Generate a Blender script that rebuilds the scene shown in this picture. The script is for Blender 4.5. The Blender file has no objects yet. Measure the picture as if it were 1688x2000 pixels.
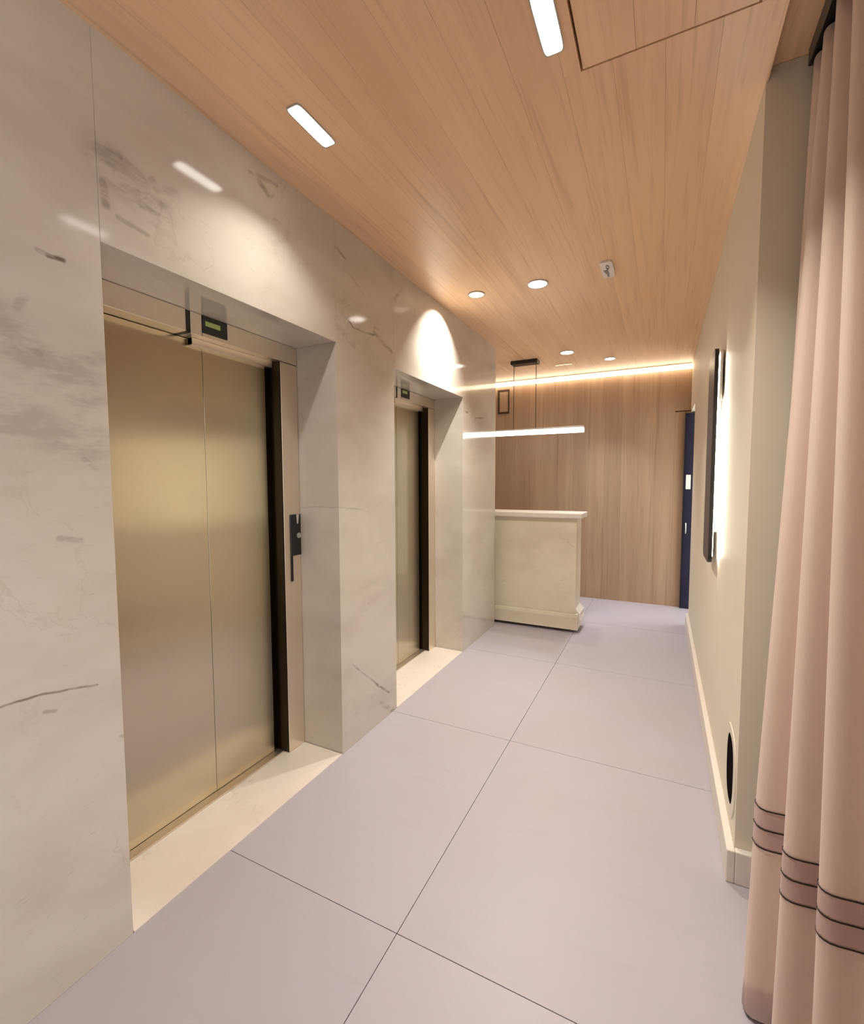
import bpy, bmesh, math, random
from mathutils import Vector, Matrix

random.seed(4)
S = bpy.context.scene
C = S.collection

# ------------------------------------------------------------------ camera
F_PX, YAW, PITCH, ROLL, EYE = 902.3, 0.461701, 0.0650238, -0.0032586, 1.45
fw = Vector((-math.sin(YAW) * math.cos(PITCH), math.cos(YAW) * math.cos(PITCH), -math.sin(PITCH)))
rt = Vector((math.cos(YAW), math.sin(YAW), 0))
up = rt.cross(fw)
r2 = rt * math.cos(ROLL) + up * math.sin(ROLL)
u2 = -rt * math.sin(ROLL) + up * math.cos(ROLL)
cd = bpy.data.cameras.new('camera')
cd.sensor_fit = 'HORIZONTAL'
cd.sensor_width = 36
cd.lens = F_PX * 36 / 1688
cd.clip_start = 0.02
cam = bpy.data.objects.new('camera', cd)
m = Matrix((r2, u2, -fw)).transposed().to_4x4()
m.translation = (0, 0, EYE)
cam.matrix_world = m
C.objects.link(cam)
S.camera = cam

# ------------------------------------------------------------------ world, exposure
w = bpy.data.worlds.new('world')
S.world = w
w.use_nodes = True
w.node_tree.nodes['Background'].inputs[0].default_value = (1.0, 0.965, 0.91, 1)
w.node_tree.nodes['Background'].inputs[1].default_value = 2.8
vs = S.view_settings
vs.view_transform = 'Standard'
vs.look = 'None'
vs.gamma = 1
vs.use_curve_mapping = False
vs.exposure = 0.33

WARM = (1.0, 0.93, 0.83)
SLOT_W = 10       # slot downlights
SPOT_W = 14        # round downlights
BAR_E = 9         # pendant diffuser emission
COVE_E = 5         # cove tube emission

# ------------------------------------------------------------------ main measures (metres)
XL, XR, YB, ZC = -1.49, 0.27, 5.98, 2.75
XF = -1.75         # lift frame plane
XD = -1.83         # lift leaf plane
YJ = 1.92          # jamb where the right wall ends
YW = 4.41          # end of the marble wall
YN = -3.0          # near end of the lobby

# ------------------------------------------------------------------ materials
class NT:
    def __init__(s, name):
        s.m = bpy.data.materials.new(name)
        s.m.use_nodes = True
        s.t = s.m.node_tree
        s.b = s.t.nodes['Principled BSDF']
    def n(s, typ, **kw):
        nd = s.t.nodes.new(typ)
        for k, v in kw.items():
            setattr(nd, k, v)
        return nd
    def l(s, a, b):
        s.t.links.new(a, b)
    def val(s, sock, v):
        if isinstance(v, bpy.types.NodeSocket):
            s.l(v, sock)
        else:
            sock.default_value = v
    def math(s, op, a, b=None, c=None, clamp=False):
        nd = s.n('ShaderNodeMath', operation=op, use_clamp=clamp)
        s.val(nd.inputs[0], a)
        if b is not None: s.val(nd.inputs[1], b)
        if c is not None: s.val(nd.inputs[2], c)
        return nd.outputs[0]
    def vec(s, op, a, b=None, scale=None):
        nd = s.n('ShaderNodeVectorMath', operation=op)
        s.val(nd.inputs[0], a)
        if b is not None: s.val(nd.inputs[1], b)
        if scale is not None: s.val(nd.inputs['Scale'], scale)
        return nd.outputs['Value'] if op in ('LENGTH', 'DOT_PRODUCT', 'DISTANCE') else nd.outputs[0]
    def pos(s):
        return s.n('ShaderNodeNewGeometry').outputs['Position']
    def noise(s, v, scale, detail=3, rough=0.5, dist=0.0):
        nd = s.n('ShaderNodeTexNoise')
        s.l(v, nd.inputs['Vector'])
        nd.inputs['Scale'].default_value = scale
        nd.inputs['Detail'].default_value = detail
        nd.inputs['Roughness'].default_value = rough
        nd.inputs['Distortion'].default_value = dist
        return nd
    def ramp(s, v, lo, hi, a=0.0, b=1.0):
        nd = s.n('ShaderNodeMapRange', interpolation_type='SMOOTHSTEP')
        s.val(nd.inputs[0], v)
        for i, x in enumerate((lo, hi, a, b)):
            nd.inputs[i + 1].default_value = x
        return nd.outputs[0]
    def mix(s, f, a, b):
        nd = s.n('ShaderNodeMix', data_type='RGBA')
        s.val(nd.inputs[0], f)
        for i, v in ((6, a), (7, b)):
            if isinstance(v, bpy.types.NodeSocket): s.l(v, nd.inputs[i])
            else: nd.inputs[i].default_value = (*v, 1)
        return nd.outputs[2]
    def set(s, **kw):
        for k, v in kw.items():
            k = k.replace('_', ' ')
            if isinstance(v, tuple) and len(v) == 3: v = (*v, 1)
            s.val(s.b.inputs[k], v)
        return s.m
    def bump(s, h, strength=0.1, dist=0.01):
        nd = s.n('ShaderNodeBump')
        nd.inputs['Strength'].default_value = strength
        nd.inputs['Distance'].default_value = dist
        s.l(h, nd.inputs['Height'])
        s.l(nd.outputs[0], s.b.inputs['Normal'])

def simple(name, col, rough=0.5, metal=0.0, noise_amt=0.06, scale=40, **kw):
    t = NT(name)
    nz = t.noise(t.pos(), scale, 3)
    c = t.mix(nz.outputs[0], tuple(x * (1 - noise_amt) for x in col), tuple(min(1, x * (1 + noise_amt)) for x in col))
    t.set(Base_Color=c, Roughness=rough, Metallic=metal, **kw)
    return t.m

def emit(name, col, e, base=(0.8, 0.8, 0.8)):
    t = NT(name)
    t.set(Base_Color=base, Emission_Color=col, Emission_Strength=e, Roughness=0.5)
    return t.m

def marble(name, base, segs=(), soft=1.0, rough=0.09):
    t = NT(name)
    p = t.pos()
    wob = t.vec('SUBTRACT', t.noise(p, 6, 4).outputs['Color'], (0.5, 0.5, 0.5))
    p2 = t.vec('MULTIPLY', t.vec('ADD', p, t.vec('SCALE', wob, scale=0.035)), (0, 1, 1))
    # cloudy ground
    cl = t.noise(t.vec('MULTIPLY', p, (1, 1, 2.2)), 1.6, 5, 0.55, 0.6).outputs[0]
    col = t.mix(t.ramp(cl, 0.3, 0.72), base, tuple(c * f for c, f in zip(base, (0.86, 0.84, 0.82))))
    # fine horizontal speckle
    sp = t.noise(t.vec('MULTIPLY', p, (1, 1, 5)), 14, 5, 0.7).outputs[0]
    pm = t.noise(p, 1.1, 2).outputs[0]
    spm = t.math('MULTIPLY', t.ramp(sp, 0.58, 0.76), t.ramp(pm, 0.45, 0.7))
    col = t.mix(t.math('MULTIPLY', spm, 0.5 * soft), col, (0.33, 0.28, 0.23))
    # thin wandering veins, only in patches
    v = t.noise(t.vec('ADD', p, t.vec('SCALE', wob, scale=0.3)), 1.3, 4, 0.6, 0.8).outputs[0]
    vm = t.ramp(t.math('ABSOLUTE', t.math('SUBTRACT', v, 0.5)), 0.0, 0.012, 1, 0)
    vm = t.math('MULTIPLY', vm, t.ramp(t.noise(p, 2.3, 2).outputs[0], 0.5, 0.66))
    col = t.mix(t.math('MULTIPLY', vm, 0.22 * soft), col, (0.36, 0.29, 0.22))
    acc = None
    for (y0, z0, y1, z1, wd, st) in segs:
        d = Vector((0, y1 - y0, z1 - z0))
        a = t.vec('SUBTRACT', p2, (0, y0, z0))
        tt = t.math('DIVIDE', t.vec('DOT_PRODUCT', a, tuple(d)), d.length_squared, clamp=True)
        ds = t.vec('LENGTH', t.vec('SUBTRACT', a, t.vec('SCALE', tuple(d), scale=tt)))
        k = t.ramp(ds, wd * 0.25, wd, st, 0.0)
        acc = k if acc is None else t.math('MAXIMUM', acc, k)
    if acc is not None:
        br = t.ramp(t.noise(t.vec('MULTIPLY', p, (1, 1, 3)), 9, 5, 0.65).outputs[0], 0.32, 0.62)
        col = t.mix(t.math('MULTIPLY', acc, br), col, (0.17, 0.125, 0.09))
    t.set(Base_Color=col, Roughness=rough)
    t.b.inputs['Specular IOR Level'].default_value = 0.5
    return t.m

def wood(name, axis, light, dark, grain, rough=0.38):
    t = NT(name)
    p = t.pos()
    rnd = t.n('ShaderNodeObjectInfo').outputs['Random']
    sc = {'Y': (1, 0.035, 1), 'Z': (1, 1, 0.03)}[axis]
    off = t.n('ShaderNodeCombineXYZ')
    t.l(t.math('MULTIPLY', rnd, 7.0), off.inputs[1 if axis == 'Y' else 2])
    q = t.vec('MULTIPLY', t.vec('ADD', p, off.outputs[0]), sc)
    wide = t.noise(q, 9, 3, 0.5, 0.3).outputs[0]
    fine = t.noise(q, 55, 4, 0.6, 0.2).outputs[0]
    col = t.mix(t.ramp(wide, 0.3, 0.7), light, dark)
    col = t.mix(t.math('MULTIPLY', t.ramp(fine, 0.5, 0.72), 0.42), col, grain)
    streak = t.noise(q, 24, 2, 0.5, 0.3).outputs[0]
    col = t.mix(t.ramp(streak, 0.60, 0.72, 0, 0.5), col, grain)
    hsv = t.n('ShaderNodeHueSaturation')
    t.l(col, hsv.inputs['Color'])
    t.l(t.math('MULTIPLY_ADD', rnd, 0.10, 0.95), hsv.inputs['Value'])
    t.set(Base_Color=hsv.outputs[0], Roughness=rough)
    t.bump(fine, 0.05, 0.004)
    return t.m

def steel(name, col, rough, aniso, rot=0.0):
    t = NT(name)
    p = t.pos()
    br = t.noise(t.vec('MULTIPLY', p, (60, 60, 1)), 6, 3).outputs[0]
    c = t.mix(br, tuple(x * 0.93 for x in col), col)
    t.set(Base_Color=c, Metallic=1.0, Roughness=rough, Anisotropic=aniso, Anisotropic_Rotation=rot)
    tg = t.n('ShaderNodeCombineXYZ')
    tg.inputs[1].default_value = 1.0      # brushed so that reflections smear sideways
    t.l(tg.outputs[0], t.b.inputs['Tangent'])
    return t.m

VEINS_AND_REFLECTIONS = [
    (0.845, 2.400, 1.000, 2.330, 0.090, 0.42), (0.480, 1.880, 0.760, 1.720, 0.110, 0.34), (0.500, 1.640, 0.770, 1.560, 0.100, 0.30),
    (0.530, 0.885, 0.604, 0.877, 0.005, 0.80),
    (0.604, 0.877, 0.754, 0.858, 0.005, 0.70),
    (0.668, 2.064, 0.696, 2.061, 0.010, 0.50),
    (0.690, 2.061, 0.727, 2.059, 0.010, 0.95),
    (0.576, 1.819, 0.638, 1.790, 0.040, 0.30),
    (0.617, 1.810, 0.660, 1.795, 0.020, 0.45),
    (0.611, 1.898, 0.628, 1.930, 0.020, 0.30),
    (0.638, 1.790, 0.731, 1.770, 0.040, 0.22),
    (0.706, 1.779, 0.798, 1.814, 0.035, 0.25),
    (0.648, 1.551, 0.746, 1.543, 0.012, 0.30),
    (0.737, 1.629, 0.759, 1.558, 0.030, 0.30),
    (0.751, 1.514, 0.777, 1.492, 0.015, 0.45),
    (0.677, 1.297, 0.734, 1.286, 0.012, 0.45),
    (0.569, 1.672, 0.632, 1.676, 0.020, 0.20),
    (0.619, 0.826, 0.646, 0.818, 0.008, 0.40),
    (0.848, 2.437, 0.890, 2.434, 0.014, 0.60),
    (0.891, 2.441, 0.991, 2.392, 0.020, 0.35),
    (0.845, 2.370, 0.925, 2.356, 0.045, 0.30),
    (0.833, 2.335, 0.840, 2.267, 0.020, 0.50),
    (0.941, 2.365, 0.946, 2.314, 0.012, 0.55),
    (0.956, 2.342, 1.062, 2.422, 0.030, 0.30),
    (0.928, 2.370, 0.992, 2.424, 0.015, 0.30),
    (0.875, 2.248, 0.967, 2.238, 0.012, 0.35),
    (1.389, 2.675, 1.531, 2.705, 0.014, 0.40),
    (1.433, 2.671, 1.486, 2.629, 0.020, 0.50),
    (1.530, 2.673, 1.485, 2.619, 0.012, 0.35),
    (1.512, 2.560, 1.556, 2.561, 0.012, 0.50),
    (1.922, 2.626, 2.004, 2.599, 0.014, 0.45),
    (2.024, 2.543, 2.161, 2.475, 0.010, 0.35),
    (1.967, 2.312, 2.062, 2.268, 0.011, 0.80),
    (2.062, 2.268, 2.257, 2.282, 0.009, 0.70),
    (2.258, 2.296, 2.451, 2.244, 0.018, 0.50),
    (2.258, 2.325, 2.312, 2.340, 0.012, 0.60),
    (1.931, 2.230, 2.060, 2.183, 0.030, 0.25),
    (2.486, 2.558, 2.581, 2.653, 0.020, 0.35),
    (2.019, 0.456, 2.243, 0.256, 0.007, 0.60),
    (2.243, 0.256, 2.385, 0.144, 0.010, 0.70),
    (2.296, 0.107, 2.432, 0.004, 0.025, 0.50),
    (1.714, 1.345, 1.941, 1.317, 0.006, 0.30),
    (1.929, 1.322, 2.185, 1.281, 0.006, 0.30),
    (3.637, 2.033, 3.682, 2.034, 0.012, 0.60),
    (3.850, 2.007, 4.072, 2.034, 0.012, 0.60),  # reflection marks on the far pier, painted in like veins
    (1.863, 1.493, 1.871, 1.481, 0.010, 0.50),
    (0.818, 0.661, 0.830, 0.653, 0.008, 0.50),
]
M = {}
M['marble'] = marble('cream_marble', (0.66, 0.62, 0.56), VEINS_AND_REFLECTIONS)
M['sill'] = marble('white_marble', (0.80, 0.74, 0.68), [(0.9, 0, 1.9, 0, 0.01, 0.0)], 1.4, 0.35)
M['desk'] = marble('desk_marble', (0.80, 0.74, 0.59), (), 2.2, 0.3)
M['ceil'] = wood('ceiling_veneer', 'Y', (0.92, 0.64, 0.405), (0.85, 0.57, 0.35), (0.64, 0.39, 0.22))
M['wall_wood'] = wood('wall_veneer', 'Z', (0.44, 0.305, 0.20), (0.39, 0.255, 0.165), (0.27, 0.165, 0.10))
M['dark'] = simple('dark_backing', (0.06, 0.035, 0.02), 0.9)
M['plaster'] = simple('cream_plaster', (0.76, 0.70, 0.58), 0.55, scale=6, noise_amt=0.03)
M['jamb_paint'] = M['plaster']
M['skirt'] = simple('white_skirting', (0.78, 0.72, 0.66), 0.4)
M['grout'] = simple('grey_grout', (0.16, 0.135, 0.15), 0.9)
M['steel'] = steel('brushed_steel', (0.92, 0.84, 0.73), 0.38, 0.6)
M['leaf'] = steel('door_steel', (0.62, 0.56, 0.43), 0.24, 0.95)
M['black_metal'] = simple('black_metal', (0.012, 0.010, 0.009), 0.35)
M['shadow_gap'] = simple('shadow_gap_steel', (0.05, 0.04, 0.025), 0.3, 1.0)  # steel darkened to hold the shadow gap and dark reflection by the leaf
M['black'] = simple('black_plastic', (0.01, 0.01, 0.012), 0.3)
M['lcd'] = emit('display_glass', (0.42, 0.45, 0.14), 0.22, (0.12, 0.12, 0.03))
M['button'] = simple('button_metal', (0.55, 0.6, 0.55), 0.3, 0.8)
M['void'] = simple('matte_black', (0.012, 0.010, 0.010), 1.0, Specular_IOR_Level=0.0)
M['white'] = simple('white_plastic', (0.82, 0.80, 0.77), 0.4)
M['navy'] = simple('navy_glass', (0.004, 0.005, 0.028), 0.2)
M['pale'] = simple('pale_trim', (0.55, 0.51, 0.47), 0.4)
M['grey'] = simple('grey_print', (0.28, 0.27, 0.25), 0.5)
M['disc'] = simple('taupe_disc', (0.12, 0.11, 0.09), 0.4)
M['mirror'] = simple('dark_mirror', (0.05, 0.048, 0.065), 0.35, 0.0, 0.02, Specular_IOR_Level=0.25)
M['slot_e'] = emit('slot_diffuser', (1.0, 0.93, 0.82), 9)
M['spot_e'] = emit('spot_diffuser', (1.0, 0.93, 0.82), 8)
M['dim_e'] = emit('tilted_lamp', (1.0, 0.75, 0.5), 0.9)
M['bar_e'] = emit('bar_diffuser', (1.0, 0.93, 0.84), BAR_E)
M['cove_e'] = emit('cove_diffuser', (1.0, 0.80, 0.56), COVE_E)
M['led_e'] = emit('mirror_backlight', (1.0, 0.93, 0.78), 22)

def floor_mat():
    t = NT('mauve_porcelain')
    p = t.pos()
    rnd = t.n('ShaderNodeObjectInfo').outputs['Random']
    n1 = t.noise(p, 1.5, 4, 0.55, 0.4).outputs[0]
    n2 = t.noise(t.vec('MULTIPLY', p, (0.5, 3, 1)), 5, 4, 0.6, 0.4).outputs[0]
    c = t.mix(t.ramp(n1, 0.3, 0.7), (0.455, 0.418, 0.485), (0.445, 0.41, 0.455))
    c = t.mix(t.ramp(n2, 0.55, 0.75, 0, 0.2), c, (0.385, 0.345, 0.365))
    hsv = t.n('ShaderNodeHueSaturation')
    t.l(c, hsv.inputs['Color'])
    t.l(t.math('MULTIPLY_ADD', rnd, 0.05, 0.975), hsv.inputs['Value'])
    t.set(Base_Color=hsv.outputs[0], Roughness=0.42)
    return t.m
M['tile'] = floor_mat()

def glass_mat():
    t = NT('window_glass')
    tr = t.n('ShaderNodeBsdfTransparent')
    gl = t.n('ShaderNodeBsdfGlossy')
    gl.inputs['Roughness'].default_value = 0.02
    fr = t.n('ShaderNodeFresnel')
    fr.inputs[0].default_value = 1.3
    mx = t.n('ShaderNodeMixShader')
    t.l(fr.outputs[0], mx.inputs[0]); t.l(tr.outputs[0], mx.inputs[1]); t.l(gl.outputs[0], mx.inputs[2])
    t.l(mx.outputs[0], t.t.nodes['Material Output'].inputs['Surface'])
    return t.m
M['glass'] = glass_mat()

def cloth_mat(name, a, b):
    t = NT(name)
    p = t.pos()
    wv = t.noise(t.vec('MULTIPLY', p, (220, 220, 40)), 3, 2).outputs[0]
    t.set(Base_Color=t.mix(wv, a, b), Roughness=0.75, Sheen_Weight=0.25, Sheen_Roughness=0.4)
    t.bump(wv, 0.06, 0.002)
    return t.m
M['cloth'] = cloth_mat('rose_beige_cloth', (0.64, 0.495, 0.43), (0.70, 0.55, 0.485))
M['hem'] = cloth_mat('hem_band_cloth', (0.48, 0.335, 0.30), (0.54, 0.385, 0.35))
M['thread'] = simple('dark_thread', (0.03, 0.018, 0.014), 0.8)

# ------------------------------------------------------------------ helpers
def link(name, mesh, mat, parent=None, loc=(0, 0, 0)):
    o = bpy.data.objects.new(name, mesh)
    if mat is not None and not mesh.materials:
        mesh.materials.append(mat)
    C.objects.link(o)
    if parent is not None:
        o.parent = parent
        o.location = Vector(loc) - world_loc(parent)
    else:
        o.location = loc
    return o

def world_loc(o):
    v = Vector(o.location)
    while o.parent is not None:
        o = o.parent
        v += Vector(o.location)
    return v

def box(name, x0, x1, y0, y1, z0, z1, mat, parent=None, bev=0.0, seg=2, base=False):
    bm = bmesh.new()
    bmesh.ops.create_cube(bm, size=1.0)
    zc = 0.5 if base else 0.0
    for v in bm.verts:
        v.co = Vector((v.co.x * (x1 - x0), v.co.y * (y1 - y0), (v.co.z + zc) * (z1 - z0)))
    if bev:
        bmesh.ops.bevel(bm, geom=list(bm.edges), offset=bev, segments=seg, profile=0.5, affect='EDGES')
    me = bpy.data.meshes.new(name)
    bm.to_mesh(me)
    bm.free()
    return link(name, me, M[mat], parent, ((x0 + x1) / 2, (y0 + y1) / 2, z0 if base else (z0 + z1) / 2))

def extrude_poly(name, pts, axis, t, mat, parent=None, loc=(0, 0, 0), bev=0.0, smooth=False):
    """pts: 2-D outline; extruded by t along axis. axis X: pts=(y,z); Y: (x,z); Z: (x,y)."""
    def p3(a, b, h):
        return {'X': (h, a, b), 'Y': (a, h, b), 'Z': (a, b, h)}[axis]
    bm = bmesh.new()
    lo = [bm.verts.new(p3(a, b, -t / 2)) for a, b in pts]
    hi = [bm.verts.new(p3(a, b, t / 2)) for a, b in pts]
    n = len(pts)
    bm.faces.new(lo)
    bm.faces.new(hi[::-1])
    for i in range(n):
        f = bm.faces.new((lo[i], hi[i], hi[(i + 1) % n], lo[(i + 1) % n]))
        f.smooth = smooth
    bmesh.ops.recalc_face_normals(bm, faces=bm.faces)
    if bev:
        es = [e for e in bm.edges if len(e.link_faces) == 2 and e.calc_face_angle(0) > 0.7]
        bmesh.ops.bevel(bm, geom=es, offset=bev, segments=2, profile=0.5, affect='EDGES')
    me = bpy.data.meshes.new(name)
    bm.to_mesh(me)
    bm.free()
    return link(name, me, M[mat], parent, loc)

def ellipse(a, b, n=32, k=2.0):
    out = []
    for i in range(n):
        q = 2 * math.pi * i / n
        c, s = math.cos(q), math.sin(q)
        out.append((a * math.copysign(abs(c) ** (2 / k), c), b * math.copysign(abs(s) ** (2 / k), s)))
    return out

def ring(name, outer, inner, axis, t, mat, parent, loc):
    def p3(a, b, h):
        return {'X': (h, a, b), 'Y': (a, h, b), 'Z': (a, b, h)}[axis]
    n = len(outer)
    vs_, fs = [], []
    for h in (-t / 2, t / 2):
        vs_ += [p3(a, b, h) for a, b in outer] + [p3(a, b, h) for a, b in inner]
    for i in range(n):
        j = (i + 1) % n
        o0, o1, i0, i1 = i, j, n + i, n + j
        fs += [(o0, o1, i1, i0), (2 * n + o1, 2 * n + o0, 2 * n + i0, 2 * n + i1),
               (o0, 2 * n + o0, 2 * n + o1, o1), (i1, 2 * n + i1, 2 * n + i0, i0)]
    me = bpy.data.meshes.new(name)
    me.from_pydata(vs_, [], fs)
    bm = bmesh.new(); bm.from_mesh(me)
    bmesh.ops.recalc_face_normals(bm, faces=bm.faces)
    bm.to_mesh(me); bm.free()
    return link(name, me, M[mat], parent, loc)

def tag(o, label, cat, group=None):
    o['label'] = label
    o['category'] = cat
    if group: o['group'] = group
    return o

def thing(name, loc, label, cat, group=None):
    o = bpy.data.objects.new(name, None)
    o.empty_display_size = 0.05
    o.location = loc
    C.objects.link(o)
    return tag(o, label, cat, group)

def struct(o, label, cat):
    o['kind'] = 'structure'
    return tag(o, label, cat)

def area(name, parent, loc, sx, sy, watts, spread, col=WARM, aim=(0, 0, -1)):
    ld = bpy.data.lights.new(name, 'AREA')
    ld.shape = 'RECTANGLE'
    ld.size, ld.size_y = sx, sy
    ld.energy = watts
    ld.color = col
    ld.spread = math.radians(spread)
    o = bpy.data.objects.new(name, ld)
    C.objects.link(o)
    o.parent = parent
    o.location = Vector(loc) - world_loc(parent)
    o.rotation_euler = Vector(aim).to_track_quat('-Z', 'Y').to_euler()
    return o

# ------------------------------------------------------------------ floor
fl = box('floor', -3.3, 0.75, YN - 0.1, 6.1, -0.12, -0.006, 'grout')
struct(fl, 'pale mauve grey floor of large square tiles', 'floor')
GX, GY, GAP = 1.2, 1.237, 0.0026
xs = [-3.127, -1.927, -0.727, 0.473]
tile_meshes = {}
for i in range(-1, 4):
    xa = -0.727 + (i - 1) * GX
    for j in range(-4, 5):
        ya = 1.197 + (j - 1) * GY
        # left of the marble wall only the reception bay has a floor of tiles
        x0, x1, y0, y1 = max(xa, -3.25), min(xa + GX, 0.68), max(ya, YN), min(ya + GY, YB)
        if x1 - x0 < 0.02 or y1 - y0 < 0.02: continue
        cuts = []
        if x1 <= XL:
            if y1 <= YW: continue
            y0 = max(y0, YW)
            cuts = [(x0, x1, y0, y1)]
        elif x0 < XL:
            if y1 <= YW: cuts = [(XL, x1, y0, y1)]
            elif y0 >= YW: cuts = [(x0, x1, y0, y1)]
            else: cuts = [(XL, x1, y0, YW), (x0, x1, YW, y1)]
        else:
            cuts = [(x0, x1, y0, y1)]
        for (a, b, c, d) in cuts:
            g = GAP / 2
            ga = 0 if a == XL else g
            gd = 0 if (d == YW) else g
            gc = 0 if (c == YW and a < XL) else g
            box('tile', a + ga, b - g, c + gc, d - gd, -0.02, 0.0, 'tile', fl)

# ------------------------------------------------------------------ left marble wall
wl = box('wall_left', -2.35, -2.25, YN, YW, 0, ZC, 'dark')
struct(wl, 'cream veined marble wall with two lift recesses', 'wall')
DY = 1.66
R0, R1, RZ = 0.822, 1.915, 2.155
J = 0.0004
def slab(y0, y1, z0, z1):
    return box('marble_slab', -2.25, XL, y0 + J, y1 - J, z0, z1, 'marble', wl, 0.0006, 1)
slab(YN, R0 - 1.9, 0, ZC)
slab(R0 - 1.9, R0, 0, ZC)
slab(R0, R1, RZ, ZC)
slab(R1, R0 + DY - 0.005, 0, ZC)
slab(R0 + DY - 0.005, R1 + DY, RZ - 0.01, ZC)
slab(R1 + DY, YW, 0, ZC)

# ------------------------------------------------------------------ reception bay walls
wr = box('wall_reception', -3.4, -3.3, YW - 0.1, YB, 0, ZC, 'plaster')
struct(wr, 'cream side wall of the reception bay', 'wall')
wq = box('wall_behind_lifts', -3.3, -2.35, YW - 0.1, YW, 0, ZC, 'plaster')
struct(wq, 'cream wall closing the lift shaft side of the reception bay', 'wall')

# ------------------------------------------------------------------ back wall of vertical boards
wb = box('wall_back', -3.4, 0.75, YB + 0.012, YB + 0.1, 0, ZC + 0.1, 'dark')
struct(wb, 'brown wood veneer wall behind the reception desk', 'wall')
BW = 0.186
x = 0.30
k = 0
while x > -3.3:
    x0 = max(x - BW, -3.3)
    if x0 >= -0.02:      # concealed door zone: joint at 2.235 m
        box('board', x0 + 0.0003, x - 0.0003, YB - 0.008, YB + 0.012, 0.0, 2.230, 'wall_wood', wb, 0.0006, 1)
        box('board', x0 + 0.0003, x - 0.0003, YB - 0.008, YB + 0.012, 2.242, ZC, 'wall_wood', wb, 0.0006, 1)
    else:
        box('board', x0 + 0.0003, x - 0.0003, YB - 0.008, YB + 0.012, 0.0, ZC, 'wall_wood', wb, 0.0006, 1)
    x -= BW

# ------------------------------------------------------------------ right wall, header over the far doorway, skirting
YD = 5.24
pts = [(YJ, 0), (YD, 0), (YD, 2.16)]
for q in range(0, 7):      # rounded upper corner of the opening
    a = math.pi - q * math.pi / 12
    pts.append((YD + 0.10 + 0.10 * math.cos(a), 2.10 + 0.12 * math.sin(a)))
pts += [(YB - 0.010, 2.22), (YB - 0.010, ZC), (YJ + 0.001, ZC), (YJ + 0.001, ZC + 0.044), (YJ, ZC + 0.044)]
wrt = extrude_poly('wall_right', pts, 'X', 0.42, 'plaster', None, (XR + 0.21, 0, 0))
struct(wrt, 'cream plastered right wall running to the far doorway', 'wall')

sk = box('baseboard_right', 0.243, XR, YJ - 0.028, YD, 0, 0.122, 'skirt', None, 0.004)
struct(sk, 'white skirting board along the right wall', 'baseboard')
box('skirting_return', XR, 0.68, YJ - 0.028, YJ, 0, 0.122, 'skirt', sk, 0.004)

# far doorway in the right wall
dr = box('door_1', 0.222, 0.68, YB - 0.062, YB - 0.012, 0.0, 2.205, 'navy', None, 0.002, 1)
struct(dr, 'dark navy glass door in the far doorway beside the wood wall', 'door')
box('door_sign', 0.238, 0.285, YB - 0.064, YB - 0.062, 1.36, 1.52, 'white', dr)
extrude_poly('door_handle', ellipse(0.007, 0.007, 12), 'Z', 0.12, 'button', dr, (0.250, YB - 0.075, 0.92), smooth=True)
box('door_frame', 0.212, 0.221, YB - 0.064, YB - 0.009, 0.0, 2.215, 'black_metal', dr)

# window-side wall behind the curtain, near end wall
WY0, WY1, WZ0, WZ1 = -2.5, -0.1, 0.05, 2.40
ww = box('wall_window', 0.68, 0.78, WY1, YJ, 0, ZC + 0.10, 'plaster')
struct(ww, 'plain wall hidden behind the curtain', 'wall')
box('wall_panel', 0.68, 0.78, YN, WY0, 0, ZC + 0.10, 'plaster', ww)
box('wall_panel', 0.68, 0.78, WY0, WY1, WZ1, ZC + 0.10, 'plaster', ww)
box('wall_panel', 0.68, 0.78, WY0, WY1, 0, WZ0, 'plaster', ww)
wd = box('window_1', 0.725, 0.731, WY0 + 0.041, WY1 - 0.041, WZ0 + 0.041, WZ1 - 0.041, 'glass')
struct(wd, 'tall window beside the viewer with the curtain drawn back', 'window')
for a, b, c, d in ((WY0, WY0 + 0.04, WZ0, WZ1), (WY1 - 0.04, WY1, WZ0, WZ1), (WY0 + 0.04, WY1 - 0.04, WZ0, WZ0 + 0.04), (WY0 + 0.04, WY1 - 0.04, WZ1 - 0.04, WZ1)):
    box('window_frame', 0.70, 0.75, a, b, c, d, 'black_metal', wd, 0.003, 1)
wn = box('wall_near', -2.35, 0.78, YN - 0.1, YN, 0, ZC + 0.1, 'plaster')
struct(wn, 'plain wall closing the lobby behind the camera', 'wall')

# ------------------------------------------------------------------ ceiling of narrow veneer boards
ce = box('ceiling', -3.4, 0.80, YN - 0.1, 6.1, ZC + 0.10, ZC + 0.2, 'dark')
struct(ce, 'warm wood veneer ceiling with fine lengthwise grain', 'ceiling')
CW = 0.147
HX0, HX1, HY0, HY1 = -0.258, 0.203, 1.0, 1.600      # access hatch
def cboard(x0, x1, y0, y1, z=ZC):
    box('board', x0 + 0.0002, x1 - 0.0002, y0, y1, z, ZC + 0.10, 'ceil', ce, 0.0004, 1)
edges = []
x = XR
while x > -3.3:
    edges.append((max(x - CW, -3.3), x))
    x -= CW
for (a, b) in edges:
    y0 = YN if b > XL else YW
    y1 = YB - 0.008
    if b > HX0 - 0.007 and a < HX1 + 0.007:
        cboard(a, b, y0, HY0 - 0.007)
        cboard(a, b, HY1 + 0.007, y1)
        if a < HX0 - 0.007: cboard(a, HX0 - 0.007, HY0 - 0.007, HY1 + 0.007)
        if b > HX1 + 0.007: cboard(HX1 + 0.007, b, HY0 - 0.007, HY1 + 0.007)
    else:
        cboard(a, b, y0, y1)
for a, b in ((XR, 0.475), (0.475, 0.68)):           # raised ceiling of the curtain pocket
    box('pocket_board', a + 0.0005, b - 0.0005, YN, YJ, ZC + 0.045, ZC + 0.10, 'ceil', ce)
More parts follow.
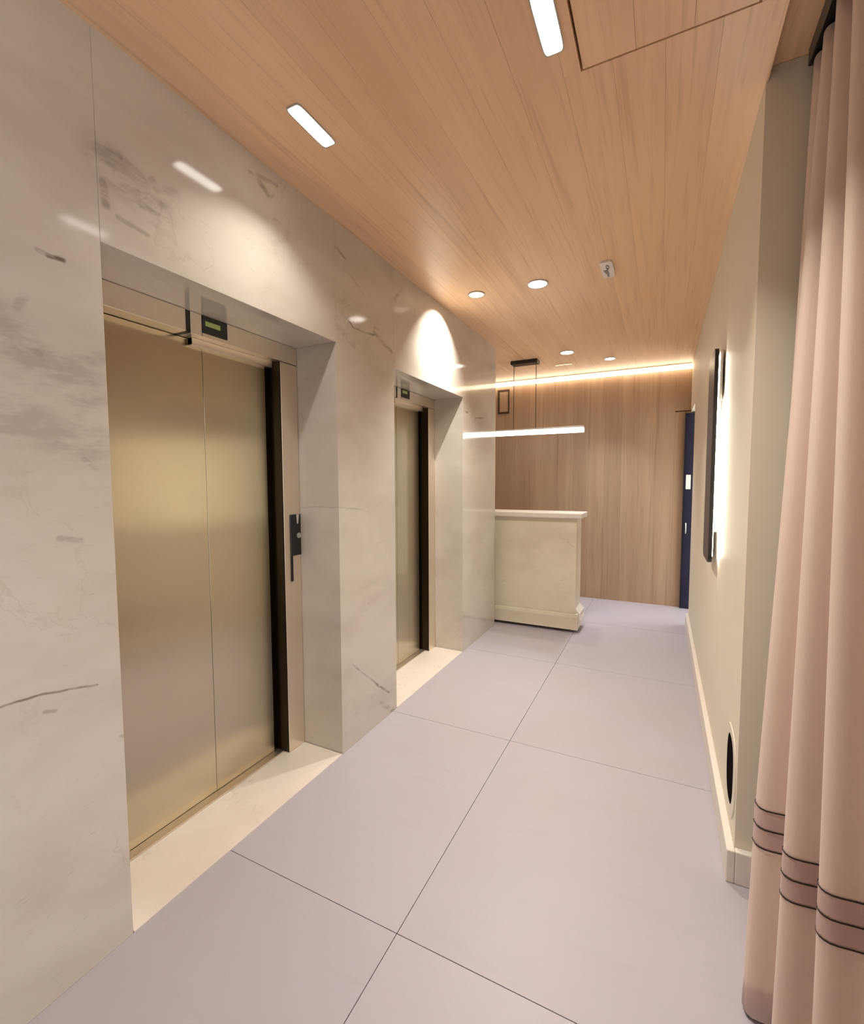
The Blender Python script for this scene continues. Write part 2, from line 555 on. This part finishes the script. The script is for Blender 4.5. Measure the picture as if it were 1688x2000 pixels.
box('pocket_edge', XR - 0.001, XR + 0.006, YN, YJ, ZC, ZC + 0.1, 'ceil', ce)

hatch = thing('ceiling_hatch', ((HX0 + HX1) / 2, (HY0 + HY1) / 2, ZC), 'square wood access hatch outlined by a dark gap in the ceiling', 'hatch')
x = HX0
for i in range(3):
    wv = (HX1 - HX0) / 3
    box('hatch_board', HX0 + i * wv + 0.0004, HX0 + (i + 1) * wv - 0.0004, HY0, HY1, ZC - 0.0005, ZC + 0.03, 'ceil', hatch)

# ------------------------------------------------------------------ ceiling fittings
def slot_light(loc, label, w=0.056, l=0.205, watts=SLOT_W, spread=112):
    t = thing('slot_light', loc, label, 'ceiling light', 'slot lights in the ceiling')
    z = loc[2]
    out, inn = ellipse(w / 2 + 0.004, l / 2 + 0.004, 40, 7), ellipse(w / 2, l / 2, 40, 7)
    ring('trim', out, inn, 'Z', 0.005, 'pale', t, (loc[0], loc[1], z - 0.0026))
    extrude_poly('diffuser', inn, 'Z', 0.004, 'slot_e', t, (loc[0], loc[1], z - 0.0022))
    area('slot_lamp', t, (loc[0], loc[1], z - 0.008), w * 0.9, l * 0.9, watts, spread)
    return t
slot_light((-1.180, 1.398, ZC), 'long white slot light in the ceiling nearest the marble wall', watts=3.6)
slot_light((-0.326, 1.398, ZC), 'long white slot light in the ceiling beside the access hatch', watts=11, spread=104)

def round_light(loc, r, label, mat='spot_e', watts=SPOT_W, spread=110, aim=(0, 0, -1), k=2.0, col=WARM, size=1.3):
    t = thing('downlight', loc, label, 'downlight', 'round ceiling downlights')
    ring('trim', ellipse(r + 0.008, r + 0.008, 32, k), ellipse(r, r, 32, k), 'Z', 0.006, 'pale', t, (loc[0], loc[1], loc[2] - 0.0032))
    extrude_poly('diffuser', ellipse(r, r, 32, k), 'Z', 0.004, mat, t, (loc[0], loc[1], loc[2] - 0.0022))
    if watts:
        area('downlight_lamp', t, (loc[0], loc[1], loc[2] - 0.010), r * size, r * size, watts, spread, col, aim)
    return t
round_light((-0.768, 3.115, ZC), 0.060, 'bright round downlight in mid ceiling in front of the second lift', watts=14)
t = round_light((-1.190, 3.095, ZC), 0.052, 'dim tilted downlight near the marble wall over the second lift', 'dim_e', 6, 90, (-0.62, 0.0, -0.9), size=0.4)
round_light((-0.893, 4.862, ZC), 0.062, 'round downlight in the ceiling in front of the reception desk pendant', watts=3)
round_light((-0.530, 5.310, ZC), 0.050, 'small downlight in the ceiling nearest the glowing cove', watts=6, spread=80, col=(0.84, 0.95, 1.0))
t = thing('slot_spot', (-1.020, 5.345, ZC), 'thin curved lit slot in the ceiling beside the pendant canopy', 'ceiling light')
extrude_poly('lens', [(-0.085, 0.0), (-0.05, -0.012), (0.03, -0.012), (0.09, 0.006), (0.09, 0.016), (0.03, 0.004), (-0.05, 0.004), (-0.085, 0.012)], 'Z', 0.006, 'dim_e', t, (-1.02, 5.345, ZC - 0.0032))
extrude_poly('trim', ellipse(0.10, 0.028, 24, 4), 'Z', 0.002, 'ceil', t, (-1.02, 5.345, ZC - 0.0012))

t = thing('ceiling_sign', (-0.333, 3.092, ZC), 'small white rectangular plate with a grey figure on the ceiling', 'sign')
extrude_poly('plate', ellipse(0.036, 0.115, 40, 8), 'Z', 0.012, 'white', t, (-0.333, 3.092, ZC - 0.0062), 0.002)
ring('figure_head', ellipse(0.010, 0.030, 20), ellipse(0.005, 0.018, 20), 'Z', 0.003, 'grey', t, (-0.329, 3.045, ZC - 0.0132))
extrude_poly('figure_body', [(-0.022, -0.01), (-0.006, -0.01), (0.004, -0.02), (0.006, 0.05), (0.002, 0.095), (-0.008, 0.095), (-0.008, 0.05), (-0.016, 0.03)], 'Z', 0.003, 'grey', t, (-0.333, 3.092, ZC - 0.0132))

# ------------------------------------------------------------------ cove light along the back wall
cv = thing('cove_light', (-1.5, 5.92, 2.69), 'long glowing strip light along the top of the wood wall', 'strip light')
extrude_poly('diffuser', ellipse(0.024, 0.026, 16), 'X', 3.55, 'cove_e', cv, (-1.51, 5.905, 2.712), smooth=True)
box('rail', -3.29, 0.262, 5.885, 5.925, 2.739, ZC, 'pale', cv)

# ------------------------------------------------------------------ lift entrances
def lift(dy, tail, panel):
    e = thing('lift_entrance', (XF - 0.02, (R0 + R1) / 2 + dy, 0.0),
              'brushed steel lift entrance with sliding door ' + tail, 'lift door', 'lift entrances in the marble wall')
    y0, y1 = R0 + dy + 0.002, R1 + dy - 0.002
    zt = RZ - (0.012 if dy else 0.0015)
    a, b = y0 + 0.14, y1 - 0.118
    box('jamb', XD - 0.02, XF, y0, a, 0.005, zt, 'steel', e, 0.0015, 1)
    box('jamb', XD - 0.02, XF, b, y1, 0.005, 2.062, 'steel', e, 0.0015, 1)
    box('jamb_return', XD - 0.02, XF - 0.004, b - 0.004, b - 0.0005, 0.012, 2.06, 'shadow_gap', e)
    # header in pieces with the display let into it
    box('header_plate', XD - 0.02, XF, a, 1.277 + dy, 2.066, zt, 'steel', e, 0.0015, 1)
    box('header_slit', XD - 0.02, XF - 0.006, 1.277 + dy, 1.300 + dy, 2.066, zt, 'black_metal', e)
    box('header_plate', XD - 0.02, XF - 0.002, 1.300 + dy, 1.352 + dy, 2.066, zt, 'steel', e, 0.001, 1)
    box('header_plate', XD - 0.02, XF, 1.480 + dy, y1, 2.066, zt, 'steel', e, 0.0015, 1)
    box('header_plate', XD - 0.02, XF, 1.352 + dy, 1.480 + dy, 2.066, 2.080, 'steel', e)
    d = box('display', XD - 0.02, XF + 0.002, 1.354 + dy, 1.478 + dy, 2.082, zt - 0.001, 'black', e, 0.002, 1)
    box('screen', XF + 0.002, XF + 0.003, 1.366 + dy, 1.440 + dy, 2.112, 2.132, 'lcd', d)
    box('door_hanger', XD, XD + 0.03, 1.34 + dy, b - 0.004, 2.035, 2.066, 'steel', e, 0.002, 1)
    # telescopic leaves
    box('door_leaf', XD - 0.02, XD, a, 1.408 + dy, 0.012, 2.064, 'leaf', e, 0.001, 1)
    box('door_leaf', XD - 0.02, XD + 0.0015, 1.4085 + dy, b - 0.03, 0.012, 2.064, 'leaf', e, 0.001, 1)
    box('shadow_strip', XD - 0.02, XD - 0.001, b - 0.03, b - 0.004, 0.012, 2.064, 'shadow_gap', e)  # added dark strip, widens the painted shadow gap beside the leaf
    box('track', XD - 0.02, XD + 0.045, a, b - 0.004, 0.0005, 0.010, 'steel', e)
    if panel:
        p = box('call_panel', XF, XF + 0.006, 1.836 + dy, y1 - 0.001, 1.060, 1.280, 'black', e, 0.0015, 1)
        extrude_poly('call_button', ellipse(0.014, 0.014, 24), 'X', 0.006, 'button', p, (XF + 0.008, 1.893 + dy, 1.166), smooth=True)
        extrude_poly('key_notch', [(-0.008, 0.030), (0.012, 0.030), (0.004, -0.020), (-0.003, -0.020)], 'X', 0.002, 'pale', p, (XF + 0.007, 1.885 + dy, 1.249))
        box('cable_cover', XF, XF + 0.005, 1.836 + dy, 1.850 + dy, 0.925, 1.060, 'black', p)
    s = box('threshold', XD + 0.046, XL, R0 + dy + 0.003, R1 + dy - 0.003, -0.02, 0.004, 'sill', None, 0.001, 1)
    tag(s, 'off white marble threshold slab in the floor ' + ('of the lift with the call panel' if panel else 'of the narrow looking far lift'), 'threshold', 'lift thresholds')
    box('recess_floor', -2.25, XD - 0.021, R0 + dy, R1 + dy, -0.02, 0.0, 'grout', fl)
lift(0.0, 'and black call panel, nearest the viewer', True)
lift(DY, 'seen edge on, closer to the reception desk', False)

# ------------------------------------------------------------------ reception desk
dk = thing('reception_desk', (-1.65, 4.64, 0), 'cream stone reception desk with a white counter top', 'desk')
box('plinth', -2.6, -0.76, 4.56, 4.76, 0.0, 0.03, 'black', dk)  # recessed, its black stands in for the shadow under the base
box('body', -2.6, -0.712, 4.50, 4.78, 0.185, 1.100, 'desk', dk, 0.002, 1)
prof = [(4.485, 0.03), (4.485, 0.150), (4.492, 0.180), (4.50, 0.184), (4.78, 0.184), (4.78, 0.03)]
bp = extrude_poly('base_panel', prof, 'X', 1.912, 'desk', dk, (-1.644, 0, 0))
px = [(0.0, 0.03), (0.0, 0.23), (0.012, 0.215), (0.040, 0.185), (0.034, 0.150), (0.046, 0.120), (0.030, 0.085), (0.012, 0.03)]
extrude_poly('side_moulding', px, 'Y', 0.26, 'skirt', dk, (-0.712, 4.645, 0))
box('counter_top', -2.6, -0.660, 4.462, 4.815, 1.101, 1.150, 'skirt', dk, 0.008)

# ------------------------------------------------------------------ pendant bar
pd = thing('pendant_light', (-1.36, 5.0, 1.965), 'long white glowing bar pendant hung over the reception desk', 'pendant light')
box('canopy', -1.505, -1.215, 4.945, 5.065, 2.712, ZC - 0.001, 'black', pd, 0.004)
for xx in (-1.482, -1.238):
    extrude_poly('suspension_wire', ellipse(0.0035, 0.0035, 8), 'Z', 0.702, 'black_metal', pd, (xx, 5.0, 2.362))
box('housing', -1.985, -0.738, 4.978, 5.022, 2.006, 2.024, 'pale', pd, 0.003)
box('diffuser', -1.985, -0.735, 4.972, 5.028, 1.958, 2.006, 'bar_e', pd, 0.012, 3)

# small wooden panel with a dark frame, high on the back wall
sp = thing('framed_panel', (-1.905, YB - 0.008, 2.36), 'small dark wooden panel high on the wood wall by the marble corner', 'panel')
box('panel_board', -1.96, -1.845, YB - 0.016, YB - 0.0085, 2.37, 2.635, 'wall_wood', sp, 0.002)
for a, b, c, d in ((-1.985, -1.96, 2.345, 2.66), (-1.845, -1.828, 2.345, 2.66), (-1.96, -1.845, 2.345, 2.37), (-1.96, -1.845, 2.635, 2.66)):
    box('panel_frame', a, b, YB - 0.020, YB - 0.0085, c, d, 'dark', sp)

# ------------------------------------------------------------------ backlit mirror, disc and low vent on the right wall
mr = thing('wall_mirror', (0.24, 3.0, 0.98), 'tall slim backlit mirror standing off the right wall', 'mirror')
def rrect(a, b, r, n=6):
    out = []
    for cx_, cy_, s in ((a - r, b - r, 0), (-a + r, b - r, 1), (-a + r, -b + r, 2), (a - r, -b + r, 3)):
        for i in range(n + 1):
            q = math.pi / 2 * (s + i / n)
            out.append((cx_ + r * math.cos(q), cy_ + r * math.sin(q)))
    return out
MY, MZ = 2.955, 1.575
extrude_poly('glass', rrect(0.155, 0.545, 0.03), 'X', 0.004, 'mirror', mr, (0.2265, MY, MZ))
ring('frame', rrect(0.165, 0.555, 0.04), rrect(0.155, 0.545, 0.03), 'X', 0.018, 'black', mr, (0.234, MY, MZ))
extrude_poly('back_plate', rrect(0.154, 0.544, 0.03), 'X', 0.008, 'black', mr, (0.2335, MY, MZ))
box('backlight', 0.240, 0.247, MY - 0.145, MY - 0.130, MZ - 0.52, MZ + 0.52, 'led_e', mr)
area('backlight_lamp', mr, (0.243, MY - 0.147, MZ), 0.012, 1.04, 4, 180, (1.0, 0.93, 0.78), (0.45, -1, 0))
box('mounting_rail', 0.2376, XR, MY - 0.05, MY + 0.10, MZ - 0.4, MZ + 0.4, 'white', mr)
box('white_block', 0.248, 0.262, MY - 0.165, MY - 0.06, 1.86, 2.115, 'white', mr, 0.006)  # plain white block at the near edge of the panel
dc = thing('wall_disc', (XR - 0.004, 3.0, 1.87), 'dark round disc on the right wall behind the mirror', 'disc')
extrude_poly('plate', ellipse(0.13, 0.13, 40), 'X', 0.010, 'disc', dc, (XR - 0.0055, 3.02, 1.96), smooth=True)
ring('rim', ellipse(0.136, 0.136, 40), ellipse(0.13, 0.13, 40), 'X', 0.012, 'black', dc, (XR - 0.0062, 3.02, 1.96))
vt = thing('low_vent', (XR, 2.06, 0.17), 'dark oval opening with pale rim low on the right wall near the skirting', 'vent')
ring('rim', ellipse(0.140, 0.165, 40, 2.6), ellipse(0.090, 0.130, 40, 2.6), 'X', 0.003, 'plaster', vt, (XR - 0.0017, 2.085, 0.325))
extrude_poly('opening', ellipse(0.090, 0.130, 40, 2.6), 'X', 0.002, 'void', vt, (XR - 0.0012, 2.085, 0.325))

# ------------------------------------------------------------------ curtain
TOPB = [(0.40, 1.885), (0.385, 1.85), (0.385, 1.76), (0.385, 1.65), (0.385, 1.52), (0.385, 1.42), (0.385, 1.31), (0.385, 1.20), (0.385, 1.08), (0.385, 0.96)]
MIDB = [(0.36, 1.76), (0.305, 1.62), (0.262, 1.50), (0.290, 1.335), (0.338, 1.25), (0.395, 1.14), (0.405, 1.02), (0.41, 0.90), (0.41, 0.78), (0.41, 0.66)]
BOTB = [(0.35, 1.72), (0.29, 1.54), (0.238, 1.425), (0.268, 1.27), (0.325, 1.19), (0.395, 1.09), (0.40, 0.98), (0.41, 0.86), (0.41, 0.74), (0.41, 0.62)]
for L_ in (TOPB, MIDB, BOTB):          # unseen extra folds, added to keep window light off the visible ones
    for i in range(7):
        L_.append((L_[-1][0] + 0.004, L_[-1][1] - 0.115))
def folds(B, amp, back):
    seq = []
    for i, (a, b) in enumerate(B):
        if i: seq.append((a + 0.012, b + 0.032))
        seq.append((a, b + 0.006))
        seq.append((a + 0.016, b - 0.016))
        nb = B[i + 1] if i + 1 < len(B) else (a, b - 0.11)
        seq.append((a + amp, b + (nb[1] - b) * back))
    return seq
SEQ = [(2.735, folds(TOPB, 0.085, 0.22)), (0.55, folds(MIDB, 0.086, 0.14)), (0.012, folds(BOTB, 0.086, 0.16))]
def cat(p0, p1, p2, p3, t):
    return tuple(0.5 * ((2 * b) + (-a + c) * t + (2 * a - 5 * b + 4 * c - d) * t * t + (-a + 3 * b - 3 * c + d) * t ** 3) for a, b, c, d in zip(p0, p1, p2, p3))
def plan(z):
    if z >= 0.55:
        t = (2.735 - z) / (2.735 - 0.55); A, B = SEQ[0][1], SEQ[1][1]
    else:
        t = (0.55 - z) / (0.55 - 0.012); A, B = SEQ[1][1], SEQ[2][1]
    P = [tuple(a + (b - a) * t for a, b in zip(p, q)) for p, q in zip(A, B)]
    out = []
    for i in range(len(P) - 1):
        p0, p3 = P[max(i - 1, 0)], P[min(i + 2, len(P) - 1)]
        for k in range(4):
            out.append(cat(p0, P[i], P[i + 1], p3, k / 4))
    out.append(P[-1])
    return out
def sheet(name, zs, mat, parent, off=0.0, thick=0.0025):
    vs_, fs = [], []
    rows = []
    for z in zs:
        P = plan(z)
        row = []
        for i, (a, b) in enumerate(P):
            p0, p1 = P[max(i - 1, 0)], P[min(i + 1, len(P) - 1)]
            tx, ty = p1[0] - p0[0], p1[1] - p0[1]
            L = math.hypot(tx, ty) or 1
            nx, ny = ty / L, -tx / L         # faces the lobby
            row.append((a + nx * off, b + ny * off, z))
        rows.append(row)
    n = len(rows[0])
    for r in rows: vs_ += r
    for i in range(len(rows) - 1):
        for j in range(n - 1):
            fs.append((i * n + j, i * n + j + 1, (i + 1) * n + j + 1, (i + 1) * n + j))
    me = bpy.data.meshes.new(name)
    o0 = world_loc(parent)
    me.from_pydata([tuple(Vector(v) - o0) for v in vs_], [], fs)
    for f in me.polygons: f.use_smooth = True
    o = link(name, me, M[mat], parent, o0)
    if thick:
        md = o.modifiers.new('thickness', 'SOLIDIFY')
        md.thickness = thick
        md.offset = 0
    return o
cu = thing('curtain', (0.36, 1.3, 0.0), 'floor length rose beige curtain hanging in deep folds at the right edge', 'curtain')
N = 30
sheet('cloth', [2.735 - (2.735 - 0.012) * i / N for i in range(N + 1)], 'cloth', cu)
for z0, z1 in ((0.505, 0.552), (0.455, 0.499)):
    sheet('hem_band', [z1, z0], 'hem', cu, 0.0024, 0)
for z0 in (0.5525, 0.5015, 0.4515):
    sheet('stitch_line', [z0 + 0.0020, z0 - 0.0020], 'thread', cu, 0.0036, 0)
tr = thing('curtain_track', (0.42, 0.5, 2.74), 'black curtain track in the ceiling pocket above the curtain', 'curtain rail')
box('rail', 0.375, 0.455, YN + 0.3, 1.90, 2.742, ZC + 0.045, 'black', tr, 0.002, 1)
